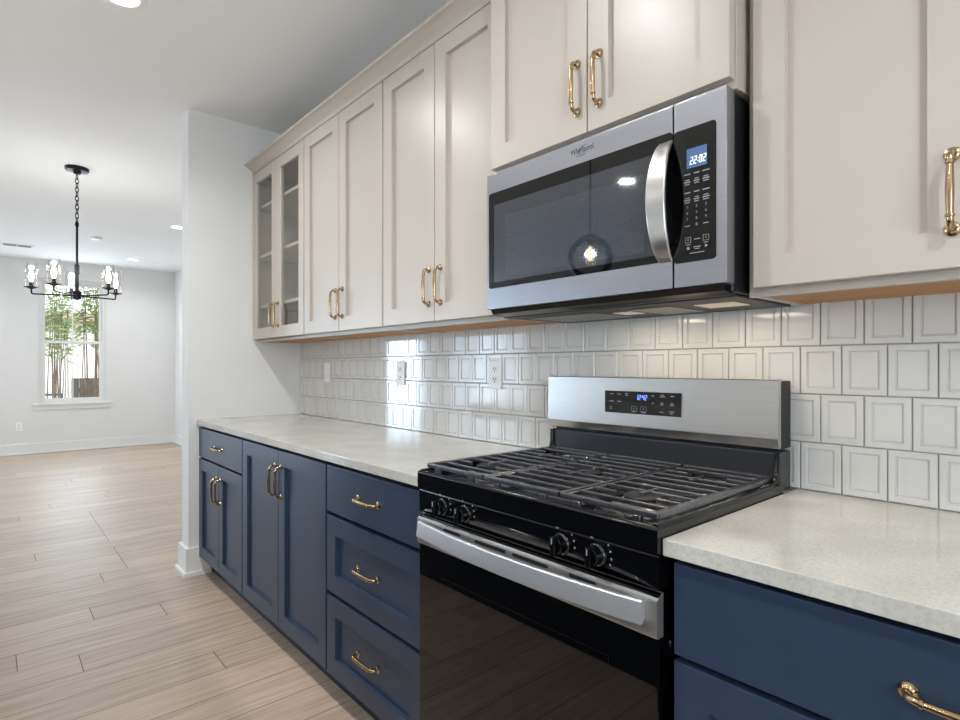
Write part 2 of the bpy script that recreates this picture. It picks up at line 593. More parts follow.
baseboard('baseboard_far', [(XF, XF + .016, -4.0, YD, 2, 0)], 'white baseboard along the far wall under the window')
baseboard('baseboard_dining', [(XF + .016, PX0, YD - .016, YD, 0, 1)], 'white baseboard along the dining side wall')
bm = B()
for h, t, s in ((0.160, 0.018, 0.004), (0.022, 0.032, 0.006)):
    pts = [(PX0 - t, YD - .02), (PX0 - t, PYF - t), (PX1 + t, PYF - t), (PX1 + t, -0.572), (PX1 + .0005, -0.572), (PX1 + .0005, PYF - .0005), (PX0 - .0005, PYF - .0005), (PX0 - .0005, YD - .02)]
    lo = [bm.verts.new((x, y, 0)) for x, y in pts]
    hi = [bm.verts.new((x, y, h)) for x, y in pts]
    n = len(pts)
    for k in range(n):
        bm.faces.new((lo[k], lo[(k + 1) % n], hi[(k + 1) % n], hi[k]))
    for r in (lo, hi):
        for q in ((0, 1, 6, 7), (1, 2, 5, 6), (2, 3, 4, 5)):
            bm.faces.new([r[i] for i in q])
tag(obj('baseboard_partition', bm, M['trim'], smooth=0), 'white baseboard wrapping the foot of the partition wall', None, None, 'structure')


def window(name, along, plane, u0, u1, v0, v1, label, muntins=True, inward=1, sill=True):
    """double-hung window: frame, two sashes with a thin centre bar, glass and sill. along 'y' sits in an x-wall"""
    def bx(bm, a, b_, c, d, w0, w1, bev=0.002):
        w0, w1 = plane + inward * w0, plane + inward * w1
        w0, w1 = min(w0, w1), max(w0, w1)
        if along == 'y': box(bm, w0, w1, a, b_, c, d, bev, 1)
        else: box(bm, a, b_, w0, w1, c, d, bev, 1)
    root = empty(name, (plane, (u0 + u1) / 2, v0) if along == 'y' else ((u0 + u1) / 2, plane, v0))
    tag(root, label, None, None, 'structure')
    f = B()
    t = 0.032
    bx(f, u0, u0 + t, v0, v1, -0.12, -0.02); bx(f, u1 - t, u1, v0, v1, -0.12, -0.02)
    bx(f, u0 + t, u1 - t, v1 - t, v1, -0.12, -0.02); bx(f, u0 + t, u1 - t, v0, v0 + t, -0.12, -0.02)
    fr = obj('window_frame', f, M['trim'], root)
    zm = v0 + (v1 - v0) * 0.497
    for nm, a, b_, w in (('upper_sash', zm - .02, v1 - t, -0.095), ('lower_sash', v0 + t, zm + .02, -0.06)):
        s = B()
        r = 0.038
        bx(s, u0 + t, u0 + t + r, a, b_, w, w + .032); bx(s, u1 - t - r, u1 - t, a, b_, w, w + .032)
        bx(s, u0 + t + r, u1 - t - r, a, a + r, w, w + .032); bx(s, u0 + t + r, u1 - t - r, b_ - r, b_, w, w + .032)
        if muntins:
            c = (u0 + u1) / 2
            bx(s, c - .006, c + .006, a + r, b_ - r, w + .012, w + .022, 0)
        so = obj(nm, s, M['trim'], root)
        p = B()
        bx(p, u0 + t + r - .004, u1 - t - r + .004, a + r - .004, b_ - r + .004, w + .014, w + .018, 0)
        obj('pane', p, M['pane'], so)
    if sill:
        s = B()
        bx(s, u0 - .08, u1 + .08, v0 - .022, v0 + .002, -0.05, 0.035)
        obj('window_sill', s, M['trim'], root)
        s = B()
        bx(s, u0 - .07, u1 + .07, v0 - .085, v0 - .022, 0.0, 0.014)
        obj('window_apron', s, M['trim'], root)
    return root


window('window_1', 'y', XF, *WIN1, 'white double-hung window on the far wall with bamboo outside')
window('window_2', 'y', XF, *PATIO, 'white glazed patio door further along the far wall', sill=False)
window('window_4', 'x', YB, *WSD, 'white window on the dining side behind the viewpoint')
window('window_added', 'y', XR, *WRT, 'unseen white window added at the kitchen end for fill light', inward=-1)  # added to go with the fill light on the right

# ------------------------------------------------------------------ tiled backsplash
TP, TR, T0, ZC = 0.0923, 0.1214, 0.7757, 0.914


def build_tiles():
    bm = B()
    x_lo, x_hi, ztop = PX1, 2.2, 1.40
    box(bm, x_lo, x_hi, -0.0035, -0.0002, ZC, ztop, mi=0)
    for row in range(4):
        z0 = ZC + row * TR
        z1 = min(z0 + TR, ztop)
        off = T0 + (row % 2) * TP / 2
        k = math.floor((x_lo - off) / TP)
        while off + k * TP < x_hi:
            a, b_ = off + k * TP, off + (k + 1) * TP
            k += 1
            a, b_ = max(a, x_lo), min(b_, x_hi)
            if b_ - a < 0.012:
                continue
            g = 0.0013
            wob = random.uniform(-0.0005, 0.0005)
            A, C_ = a + g, b_ - g
            L = [(0, -0.002), (0, -0.0075 + wob), (0.0018, -0.0095 + wob)]
            if b_ - a > 0.05:
                L += [(0.0135, -0.0095 + wob), (0.0148, -0.0048 + wob), (0.0165, -0.0048 + wob), (0.0186, -0.0068 + wob)]
            rloops(bm, A, C_, z0 + g, z1 - g, L, 'xz', mi=[1] * 8)
    o = obj('wall_backsplash', bm, [M['grout'], M['tile']], smooth=25)
    tag(o, 'glossy pale grey framed tile backsplash in running bond above the counter', None, None, 'structure')


build_tiles()


# ------------------------------------------------------------------ pulls
def handle_bm():
    bm = B()
    for s in (1, -1):
        lathe(bm, [(0.0, 0.0), (0.0122, 0.0), (0.0128, -0.0015), (0.0122, -0.0034), (0.0100, -0.0042), (0.0072, -0.0052), (0.0056, -0.008)], (0, 0, s * 0.064), 'y', 16, cap=False)
    path = [(0, -.004, .064), (0, -.012, .0638), (0, -.018, .0620), (0, -.0225, .058), (0, -.0248, .053), (0, -.0260, .048), (0, -.0265, .044), (0, -.0275, .02), (0, -.028, 0)]
    rad = [.0056, .0052, .0054, .0056, .0057, .0055, .0053, .0062, .0066]
    full = path + [(x, y, -z) for x, y, z in reversed(path[:-1])]
    fr = rad + list(reversed(rad[:-1]))
    tube(bm, full, fr, 12)
    for s in (1, -1):
        lathe(bm, [(.0053, -.003), (.0072, -.002), (.0072, .002), (.0053, .003)], (0, -.0264, s * .045), 'z', 12)
    return bm


HANDLE_MESH = None


def handle(parent, x, y, z, horizontal=False):
    global HANDLE_MESH
    if HANDLE_MESH is None:
        bm = handle_bm()
        bmesh.ops.recalc_face_normals(bm, faces=bm.faces)
        HANDLE_MESH = bpy.data.meshes.new('handle')
        bm.to_mesh(HANDLE_MESH); bm.free()
        HANDLE_MESH.materials.append(M['brass'])
        HANDLE_MESH.polygons.foreach_set('use_smooth', [True] * len(HANDLE_MESH.polygons))
        HANDLE_MESH.set_sharp_from_angle(angle=math.radians(50))
    o = bpy.data.objects.new('handle', HANDLE_MESH)
    COL.objects.link(o)
    o.parent = parent
    o.location = Vector((x, y, z)) - ORG[parent.name]
    if horizontal:
        o.rotation_euler = (0, PI / 2, 0)
    o['label'] = 'champagne brass bar pull with round rosettes'
    return o


# ------------------------------------------------------------------ cabinets
def shaker(x0, x1, z0, z1, yf, rail=0.066, th=0.024, dep=0.014):
    bm = B()
    yb = yf + th
    rloops(bm, x0, x1, z0, z1, [(0.0, yb), (0, yf + .003), (0.0009, yf + .0009), (0.003, yf), (rail, yf), (rail + .0010, yf + dep)], 'xz', cap0=True)
    return bm


def slab(x0, x1, z0, z1, yf, th=0.024):
    bm = B()
    yb = yf + th
    rloops(bm, x0, x1, z0, z1, [(0.0, yb), (0, yf + .003), (0.0009, yf + .0009), (0.003, yf)], 'xz', cap0=True)
    return bm


def glass_frame(x0, x1, z0, z1, yf, rail=0.066, th=0.019):
    bm = B()
    yb = yf + th
    rloops(bm, x0, x1, z0, z1, [(0.0, yb), (0, yf + .002), (0.002, yf), (rail - .004, yf), (rail, yf + .004), (rail, yb)], 'xz', ring=True, cap1=False)
    return bm


BY = -0.635   # faces of the base doors


def base_cab(x0, x1, label, fronts):
    root = empty('base_cabinet', ((x0 + x1) / 2, -0.31, 0))
    tag(root, label, 'cabinet', 'navy base cabinets')
    body = obj('body', box(B(), x0 + .0008, x1 - .0008, BY + .042, -0.004, 0.100, 0.8815, 0.001, 1), M['navy'], root)
    obj('toe_kick', box(B(), x0 + .0008, x1 - .0008, -0.560, -0.545, 0.0, 0.0998), M['toe'], root)
    for kind, a, b_, c, d, hs in fronts:
        bm = shaker(a, b_, c, d, BY) if kind in ('door', 'shaker') else slab(a, b_, c, d, BY)
        p = obj('door' if kind == 'door' else 'drawer', bm, M['navy'], root)
        for hx, hz, hor in hs:
            handle(p, hx, BY, hz, hor)
    return root


g = 0.005
L0, L1, L2, L3 = -2.290, -1.524, -0.610, 0.0
m1 = (L0 + .012 + L1) / 2
base_cab(L0, L1, 'navy base cabinet next to the partition wall with one short drawer over two doors',
         [('drawer', L0 + .012, L1 - g, 0.698, 0.867, [(m1, 0.780, True)]),
          ('door', L0 + .012, m1 - .0015, 0.108, 0.687, [(m1 - .034, 0.552, False)]),
          ('door', m1 + .0015, L1 - g, 0.108, 0.687, [(m1 + .034, 0.552, False)])])
m2 = (L1 + L2) / 2
base_cab(L1, L2, 'navy base cabinet with two full-height doors and no drawer',
         [('door', L1 + g, m2 - .0015, 0.108, 0.868, [(m2 - .034, 0.735, False)]),
          ('door', m2 + .0015, L2 - g, 0.108, 0.868, [(m2 + .034, 0.735, False)])])
m3 = (L2 + L3) / 2
base_cab(L2, L3, 'navy three-drawer base cabinet on the left of the range',
         [('drawer', L2 + g, L3 - .003, 0.699, 0.867, [(m3, 0.784, True)]),
          ('shaker', L2 + g, L3 - .003, 0.408, 0.685, [(m3, 0.548, True)]),
          ('shaker', L2 + g, L3 - .003, 0.108, 0.394, [(m3, 0.262, True)])])
R0, R1 = 0.772, 1.610
m4 = (R0 + R1) / 2
base_cab(R0, R1, 'wide navy drawer base cabinet on the right of the range',
         [('drawer', R0 + .010, R1 - g, 0.706, 0.871, [(m4, 0.790, True)]),
          ('shaker', R0 + .010, R1 - g, 0.406, 0.694, [(m4, 0.548, True)]),
          ('shaker', R0 + .010, R1 - g, 0.108, 0.397, [(m4, 0.262, True)])])
for (a, b_, lab) in ((PX1 + .001, 0.0015, 'long pale quartz countertop between the partition wall and the range'),
                     (0.7665, 1.64, 'short pale quartz countertop on the right of the range')):
    o = obj('countertop', box(B(), a, b_, -0.6465, -0.0036, 0.8825, 0.9137, 0.0025, 2), M['quartz'])
    tag(o, lab, 'countertop', 'quartz countertops')

UY, UB, UT = -0.322, 1.3815, 2.44


def upper_cab(name, x0, x1, label, doors, glass=False, yb=None, zb=None, zdoor=None, wood=True):
    """wall cabinet: hollow box with face frame, doors with pulls, raw wood bottom"""
    yf = yb if yb is not None else UY
    zb = zb if zb is not None else UB
    zd0 = zdoor if zdoor is not None else 1.396
    yc = yf + .028
    root = empty(name, ((x0 + x1) / 2, yf / 2, zb))
    tag(root, label, 'cabinet', 'greige wall cabinets')
    bm = B()
    e = .0008
    t = .018
    if glass:
        box(bm, x0 + e, x0 + t, yc, -.001, zb, UT); box(bm, x1 - t, x1 - e, yc, -.001, zb, UT)
        box(bm, x0 + t, x1 - t, -.008, -.001, zb, UT)
        box(bm, x0 + t, x1 - t, yc, -.008, UT - t, UT); box(bm, x0 + t, x1 - t, yc, -.008, zb + .012, zb + .012 + t)
        # face frame
        box(bm, x0 + t, x0 + .04, yc, yc + t, zb + .012 + t, UT - t); box(bm, x1 - .04, x1 - t, yc, yc + t, zb + .012 + t, UT - t)
        box(bm, x0 + .04, x1 - .04, yc, yc + t, UT - .045, UT - t); box(bm, x0 + t, x1 - t, yc, yc + t, zb - .002, zb + .030)
        obj('body', bm, M['beige'], root)
        for z in (1.605, 1.918, 2.226):
            obj('shelf', box(B(), x0 + t, x1 - t, yc + .004, -.010, z - .014, z + .004, .001, 1), M['beige_in'], root)
    else:
        box(bm, x0 + e, x1 - e, yc, -.001, zb + .008, UT, .0008, 1)
        box(bm, x0 + e, x1 - e, yc, yc + t, zb - .002, zb + .0085)
        box(bm, x0 + e, x0 + t, yc + t, -.001, zb, zb + .0085); box(bm, x1 - t, x1 - e, yc + t, -.001, zb, zb + .0085)
        obj('body', bm, M['beige'], root)
    if wood:
        obj('bottom_panel', box(B(), x0 + t + .0006, x1 - t - .0006, yc + t + .0006, -.0096, zb + .003, zb + .0078), M['wood_raw'], root)
    for a, b_, hx in doors:
        if glass:
            d = obj('door', glass_frame(a, b_, zd0, 2.43, yf), M['beige'], root)
            obj('pane', box(B(), a + .062, b_ - .062, yf + .008, yf + .011, zd0 + .062, 2.43 - .062), M['cabglass'], d)
        else:
            d = obj('door', shaker(a, b_, zd0, 2.43, yf), M['beige'], root)
        hz = {True: 1.972, False: 1.524}[zb > 1.5]
        handle(d, hx + (.003 if hx > .3 else .002), yf, hz + .002)
    return root


def pair(x0, x1, gl=.0045, gr=.0045):
    m = (x0 + gl + x1 - gr) / 2
    return [(x0 + gl, m - .0015, m - .036), (m + .0015, x1 - gr, m + .036)]


upper_cab('wall_cabinet', PX1, -1.519, 'greige wall cabinet with two glass doors showing shelves, by the partition wall', pair(PX1, -1.519, .010), glass=True)
upper_cab('wall_cabinet', -1.519, -0.732, 'greige wall cabinet with two solid doors, just right of the glass-door cabinet', pair(-1.519, -0.732))
upper_cab('wall_cabinet', -0.732, 0.0, 'greige wall cabinet with two solid doors, directly left of the microwave', pair(-0.732, 0.0))
upper_cab('wall_cabinet', 0.001, 0.767, 'shorter deeper greige wall cabinet above the microwave', pair(0.001, 0.767, .003, .003), yb=-0.376, zb=1.832, zdoor=1.847, wood=False)
upper_cab('wall_cabinet', 0.770, 1.545, 'greige wall cabinet on the right of the microwave', [(0.789, 1.156, 1.122), (1.159, 1.527, 1.193)])

bm = B()
cy = UY + .0195


def crown_prof(y):
    return [(y + .03, UT + .001), (y + .004, UT + .001), (y + .004, UT - .0065), (y - .018, UT - .0065), (y - .018, UT + .006), (y - .022, UT + .012), (y - .030, UT + .018), (y - .045, UT + .030), (y - .058, UT + .036), (y - .066, UT + .038), (y - .070, UT + .042), (y - .070, UT + .050), (y + .03, UT + .050)]


extrude_x(bm, crown_prof(cy), PX1 + .001, 0.0)
extrude_x(bm, crown_prof(-0.3565), 0.0, 0.768)
extrude_x(bm, crown_prof(cy), 0.768, 1.545)
tag(obj('crown_molding', bm, M['beige'], smooth=30), 'greige crown moulding along the tops of the wall cabinets', 'moulding')

# ------------------------------------------------------------------ range
RA, RB = 0.013, 0.764
RC = (RA + RB) / 2


def build_range():
    root = empty('gas_range', (RC, -0.34, 0))
    tag(root, 'freestanding stainless and black gas range between the two countertops', 'range')
    obj('body', box(B(), RA, RB, -0.615, -0.045, 0.03, 0.905, .003, 1), M['black'], root)
    for x in (RA + .05, RB - .05):
        for y in (-.56, -.08):
            obj('foot', lathe(B(), [(.018, 0), (.018, .032)], (x, y, 0), 'z', 12), M['blackm'], root)
    # cooktop: raised rim, sunken deck
    bm = B()
    rloops(bm, RA - .001, RB + .001, -0.660, -0.092, [(0.0, .886), (0.0, .888), (0.0, .928), (0.0, .930), (.002, .9335), (.005, .935), (.012, .935), (.015, .931), (.020, .924), (.03, .923)], 'xy', cap0=True)
    for x in (RA + .0075, RB - .0075):
        tube(bm, [(x, -.652, .9325), (x, -.40, .9325), (x, -.30, .9330), (x, -.150, .9345), (x, -.124, .940), (x, -.110, .953), (x, -.105, .975), (x, -.104, 1.012)], .006, 10)
    ct = obj('cooktop', bm, M['black'], root)
    # burners
    for (x, y, r) in ((.135, -.497, .048), (.135, -.235, .038), (.383, -.366, .044), (.632, -.497, .052), (.632, -.235, .040)):
        b_ = obj('burner', lathe(B(), [(r * (1.32 if y < -.4 else 1.08), 0), (r * (1.32 if y < -.4 else 1.08), .004), (r * .95, .006), (r * .92, .014), (r * .80, .016)], (x, y, .9235), 'z', 28), M['alu'], root, org=(x, y, .9235))
        obj('burner_cap', lathe(B(), [(r * .78, .0), (r * .80, .002), (r * .79, .006), (r * .70, .008)], (x, y, .9398), 'z', 28), M['blackm'], b_)
    # grates: three cast-iron sections
    zt, w = .953, .0058
    ys = [-.628 + i * .0522 for i in range(11)]
    for (a, b_, kind) in ((.020, .255, 0), (.262, .505, 1), (.512, .748, 0)):
        bm = B()

        def bar(x0, x1, y0, y1, h=.0105):
            box(bm, x0, x1, y0, y1, zt - h, zt, .0022, 2)
        for y in (ys[0], ys[-1]):
            bar(a, b_, y - w, y + w, .012)
        for x, outer in ((a + w, a < .1), (b_ - w, b_ > .7)):
            if outer: bar(x - .008, x + .008, ys[0], ys[-1], .014)
            else: box(bm, x - .004, x + .004, ys[0], ys[-1], zt - .014, zt - .0035, .001, 1)
        c = (a + b_) / 2
        for i in range(1, 10):
            y = ys[i]
            if kind == 0 and i in (2, 8):
                bar(a + w, c - .05, y - .0037, y + .0037); bar(c + .05, b_ - w, y - .0037, y + .0037)
            elif kind == 1 and i == 5:
                bar(a + w, c - .045, y - .0037, y + .0037); bar(c + .045, b_ - w, y - .0037, y + .0037)
            else:
                bar(a + w, b_ - w, y - .0037, y + .0037)
        for i in ((3, 7) if kind == 0 else (4, 6)):
            box(bm, c - .0048, c + .0048, ys[i] - .032, ys[i] + .032, zt - .011, zt + .0012, .002, 2)
        for x in (a + .045, b_ - .045):
            for y in (ys[0], ys[-1], ys[5]):
                box(bm, x - .009, x + .009, y - .006, y + .006, .9236, zt - .01, .002, 1)
        obj('grate', bm, M['iron'], root)
    # control panel with a bowed ridge low down
    bm = B()
    nx = 28
    rows = []
    for i in range(nx + 1):
        t = -1 + 2 * i / nx
        x = RA + (RB - RA) * i / nx
        q = max(0.0, 1 - t * t) ** 0.8
        zr = .8195 + .024 * q
        yr = -.6545 - .009 * q
        P = [(-.600, .885), (-.650, .885), (-.653, .8825), (-.6545, .876), (-.6545, zr + .0075), (-.6548, zr + .0055), (yr + .0005, zr + .0025), (yr, zr + .0005), (yr + .002 + .004 * (1 - q), zr - .002 * q - .0015), (-.646, .8165), (-.600, .8165)]
        rows.append([bm.verts.new((x, y, z)) for y, z in P])
    for r, s in zip(rows, rows[1:]):
        for k in range(len(r)):
            bm.faces.new((r[k], r[(k + 1) % len(r)], s[(k + 1) % len(r)], s[k]))
    bm.faces.new(rows[0]); bm.faces.new(rows[-1])
    cp = obj('control_panel', bm, M['black'], root, smooth=40)
    for kx in (.126, .221, .540, .631):
        bm = B()
        for dx, dz in ((-.018, .030), (-.014, .030), (.024, .024), (.029, .012), (.031, -.002), (.028, -.014)):
            box(bm, kx + dx - .0016, kx + dx + .0016, -.6562, -.6552, .853 + dz - .0018, .853 + dz + .0018)
        obj('dial_lettering', bm, M['mark'], cp)
    for kx in (.126, .221, .540, .631):
        c = (kx, -.656, .853)
        bm = lathe(B(), [(.023, .004), (.0235, -.004), (.0215, -.008), (.0185, -.010), (.0175, -.024), (.016, -.027)], c, 'y', 28)
        box(bm, kx - .0065, kx + .0065, c[1] - .036, c[1] - .009, c[2] - .0205, c[2] + .0205, .003, 2)
        k = obj('knob', bm, M['black'], root, org=c)
        obj('knob_mark', box(B(), kx - .001, kx + .001, c[1] - .0372, c[1] - .0358, c[2] + .006, c[2] + .017), M['mark'], k)
    # oven door
    d = obj('oven_door', box(B(), RA, RB, -.655, -.617, .165, .812, .003, 2), M['bglass'], root)
    bm = B()
    extrude_x(bm, [(-.640, .8135), (-.6605, .803), (-.6625, .797), (-.6625, .738), (-.6595, .733), (-.640, .733)], RA - .0008, RB + .0008)
    st = obj('door_trim', bm, M['steel_lo'], d, smooth=20)
    st['label'] = 'brushed steel band across the top of the oven door'
    for a, b_ in ((.135, .205), (.262, .372), (.394, .504), (.561, .631)):
        obj('vent_slot', slab_rr(B(), a, b_, .7905, .7985, -.6615, -.6630, .0039), M['slot'], d)
    bm = B()
    nx = 24
    rows = []
    x0, x1 = .034, .741
    for i in range(nx + 1):
        t = -1 + 2 * i / nx
        yf = -.678 - .026 * (1 - t * t)
        P = rrect(yf, yf + .013, .757, .7995, .004, 3)
        rows.append([bm.verts.new((x0 + (x1 - x0) * i / nx, y + (z - .778) * .16, z)) for y, z in P])
    for r, s in zip(rows, rows[1:]):
        for k in range(len(r)):
            bm.faces.new((r[k], r[(k + 1) % len(r)], s[(k + 1) % len(r)], s[k]))
    bm.faces.new(rows[0]); bm.faces.new(rows[-1])
    for x in (x0 + .012, x1 - .012):
        box(bm, x - .011, x + .011, -.670, -.660, .762, .795, .002, 1)
    h = obj('oven_handle', bm, M['steel_h'], d, smooth=40)
    h['label'] = 'bowed flat brushed steel door handle'
    obj('window_outline', rloops(B(), .115, .655, .30, .66, [(0, -.6551), (.0008, -.6551), (.0008, -.6549), (0, -.6549)], 'xz', ring=True, cap1=False), M['blackm'], d)
    obj('storage_drawer', box(B(), RA, RB, -.652, -.616, .035, .158, .004, 2), M['black'], root)
    # backguard
    bg = obj('backguard', box(B(), .018, RB - .002, -.1005, -.030, .915, 1.014, .006, 2), M['guard'], root)
    bm = B()
    box(bm, RA + .003, RB - .003, -.0900, -.030, 1.020, 1.190, .002, 1)
    box(bm, .02, .75, -.080, -.040, 1.012, 1.022)
    obj('backguard_housing', bm, M['blackm'], bg)
    bm = B()
    extrude_x(bm, [(-.084, 1.1935), (-.100, 1.1935), (-.104, 1.191), (-.109, 1.047), (-.1085, 1.043), (-.100, 1.0225), (-.084, 1.0225)], RA - .008, RB - .004)
    sp = obj('steel_panel', bm, M['steel'], bg, smooth=20)
    sp['label'] = 'brushed steel face of the backguard'
    yd = -.1092
    obj('control_display', slab_rr(B(), .246, .504, 1.084, 1.1515, -.100, yd, .002), M['bglass'], bg)
    bm = B()
    seg_digits(bm, '12:42', .3585, 1.1270, .0150, yd - .0008, .0062)
    obj('clock_digit', bm, M['bluedigit'], bg)
    bm = B()
    W, H = .258, .0675

    def fx(px): return .246 + (px - 145) / 600 * W

    def fz(px, pz):   # the photographed panel leans down to the right
        return 1.1515 - (pz - (160 + (px - 145) * .04)) / 175 * H
    for px, pz, w2 in ((205, 187, 14), (268, 190, 14), (330, 185, 11), (332, 200, 11), (203, 245, 18), (268, 248, 15), (198, 290, 9), (198, 304, 10), (538, 203, 7), (537, 260, 7), (610, 199, 13), (610, 211, 20), (683, 208, 13), (606, 258, 11), (606, 271, 11), (680, 261, 12), (680, 274, 12), (604, 326, 14), (678, 322, 19), (676, 337, 11), (390, 327, 14), (465, 332, 17)):
        x, z = fx(px), fz(px, pz)
        w2 = w2 / 600 * W
        box(bm, x - w2, x + w2, yd - .0004, yd + .0004, z - .0013, z + .0013)
    for px, pz in ((390, 303), (466, 307)):
        x, z = fx(px), fz(px, pz)
        kb = rloops(B(), x - .0095, x + .0095, z - .0075, z + .0075, [(0, yd - .0004), (.0008, yd - .0004), (.0008, yd + .0004), (0, yd + .0004)], 'xz', ring=True, cap1=False)
        obj('touch_key', kb, M['mark'], bg)
        box(bm, x - .0015, x + .0015, yd - .0004, yd + .0004, z - .0022, z + .0022)
    obj('keypad_lettering', bm, M['mark'], bg)


build_range()

# ------------------------------------------------------------------ microwave
MA, MB_ = 0.005, 0.766


def build_microwave():
    yf = -.392
    root = empty('microwave', ((MA + MB_) / 2, -.2, 1.384))
    tag(root, 'stainless over-the-range microwave mounted above the gas range', 'microwave')
    obj('body', box(B(), MA + .008, MB_ - .006, -.352, -.012, 1.388, 1.824, .003, 1), M['blackm'], root)
    bm = B()
    extrude_x(bm, [(-.386, 1.404), (-.378, 1.390), (-.350, 1.383), (-.335, 1.383), (-.335, 1.404)], MA + .012, MB_ - .010)
    obj('front_lip', bm, M['black'], root, smooth=30)
    # underside: plate, two filters, lamp lens
    u = obj('underside', box(B(), MA + .012, MB_ - .010, -.334, -.014, 1.3805, 1.3878, .002, 1), M['blackm'], root)
    for a, b_ in ((.07, .33), (.44, .56)):
        obj('grease_filter', box(B(), a, b_, -.27, -.08, 1.378, 1.3803, .001, 1), M['filter'], u)
    obj('cooktop_lamp', box(B(), .61, .71, -.24, -.15, 1.3782, 1.3803, .001, 1), M['hoodlamp'], u)
    obj('cooktop_lamp', box(B(), .355, .415, -.22, -.15, 1.3782, 1.3803, .001, 1), M['hoodlamp'], u)
    # door
    d = obj('door', box(B(), MA, .6405, yf, -.354, 1.404, 1.824, .003, 2), M['steel_mw'], root)
    w = obj('window', slab_rr(B(), .016, .6400, 1.468, 1.763, yf + .004, yf - .0012, .008), M['bglass'], d)
    w['label'] = 'black glass window of the microwave door'
    obj('window_reflection', slab_rr(B(), .040, .6000, 1.486, 1.724, yf + .003, yf - .0016, .004), M['mreflect'], d)  # panel coloured as a reflection of the room in the door glass
    obj('mesh_reflection', slab_rr(B(), .090, .5700, 1.498, 1.684, yf + .003, yf - .0020, .003), M['mscreen'], d)  # door mesh, its paler colour standing for a reflection
    bm = B()
    n = 22
    rows = []
    for i in range(n + 1):
        t = -1 + 2 * i / n
        q = 1 - t * t
        y = yf - .004 - .046 * q ** .75
        z = 1.6045 + t * .138
        P = rrect(-.0245 * (1 - .3 * t * t), .0245 * (1 - .25 * t * t), 0, .011, .0045, 3)
        rows.append([bm.verts.new((.6235 + a, y + b_, z)) for a, b_ in P])
    for r, s in zip(rows, rows[1:]):
        for k in range(len(r)):
            bm.faces.new((r[k], r[(k + 1) % len(r)], s[(k + 1) % len(r)], s[k]))
    bm.faces.new(rows[0]); bm.faces.new(rows[-1])
    h = obj('door_handle', bm, M['steel'], d, smooth=40)
    h['label'] = 'bowed vertical steel door handle'
    text('logo_lettering', [('Whirlpool', (.380, yf - .0004, 1.7975))], .0215, M['logo'], d, xs=.85)
    bm = B()
    pts = [(.385 + .017 * math.cos(a) + .004 * math.sin(a), yf - .0003, 1.7985 + .0125 * math.sin(a) * .8 + .004 * math.cos(a)) for a in [PI * .35 + k * (PI * 1.15) / 20 for k in range(21)]]
    tube(bm, pts, [.0002 + .0008 * math.sin(PI * k / 20) for k in range(21)], 6)
    box(bm, .362, .392, yf - .0004, yf + .0002, 1.7825, 1.7840)
    obj('logo_swoosh', bm, M['logo'], d)
    # control side
    c = obj('control_panel', box(B(), .6440, MB_, yf, -.354, 1.404, 1.824, .003, 2), M['steel_mw'], root)
    k = slab_rr(B(), .6446, .7430, 1.459, 1.758, yf + .004, yf - .0012, .008)
    kp = obj('keypad', k, M['bglass'], c)
    kp['label'] = 'black glass touch keypad'
    yk = yf - .0012
    obj('clock_display', box(B(), .676, .7225, yk - .0006, yk + .001, 1.667, 1.7105), M['lcd'], c)
    bm = B()
    seg_digits(bm, '22:02', .6835, 1.6745, .0165, yk - .0014, .0062)
    obj('clock_digit', bm, M['digit'], c)
    bm = B()
    for r, z in enumerate((1.6545, 1.6375, 1.6135, 1.597)):
        for cx_, wd in ((.677, .0075), (.699, .0065), (.7205, .008)):
            box(bm, cx_ - wd, cx_ + wd, yk - .0005, yk + .0004, z - .0013, z + .0013)
            if r in (1, 3):
                box(bm, cx_ - wd * .8, cx_ + wd * .8, yk - .0005, yk + .0004, z - .0063, z - .0040)
                box(bm, cx_ - wd * .7, cx_ + wd * .7, yk - .0005, yk + .0004, z + .0036, z + .0056)
    for cx_, z in ((.679, 1.508), (.7205, 1.508)):
        kb = rloops(B(), cx_ - .0068, cx_ + .0068, z - .0065, z + .0065, [(0, yk - .0005), (.0009, yk - .0005), (.0009, yk + .0004), (0, yk + .0004)], 'xz', ring=True, cap1=False)
        obj('touch_key', kb, M['mark'], c)
        box(bm, cx_ - .0008, cx_ + .0008, yk - .0005, yk + .0004, z - .002, z + .003)
        box(bm, cx_ - .005, cx_ + .005, yk - .0005, yk + .0004, z - .0115, z - .0098)
    for cx_, z, wd in ((.700, 1.508, .007), (.700, 1.491, .008), (.700, 1.4865, .006), (.700, 1.478, .017), (.677, 1.5395, .006), (.7205, 1.5395, .006)):
        box(bm, cx_ - wd, cx_ + wd, yk - .0005, yk + .0004, z - .0009, z + .0009)
    lathe(bm, [(.0035, 0), (.0035, -.0005)], (.679, yk, 1.4895), 'y', 8)
    lathe(bm, [(.0045, 0), (.0001, -.0005)], (.7205, yk, 1.490), 'y', 3)
    obj('keypad_lettering', bm, M['mark'], c)
    items = []
    for r, row in enumerate(('1 2 3', '4 5 6', '7 8 9', '  0  ')):
        for ch, cx_ in zip(row[::2], (.677, .699, .7205)):
            if ch.strip():
                items.append((ch, (cx_, yk - .0004, 1.581 - r * .0135)))
    text('digit_lettering', items, .0085, M['mark'], c)


build_microwave()


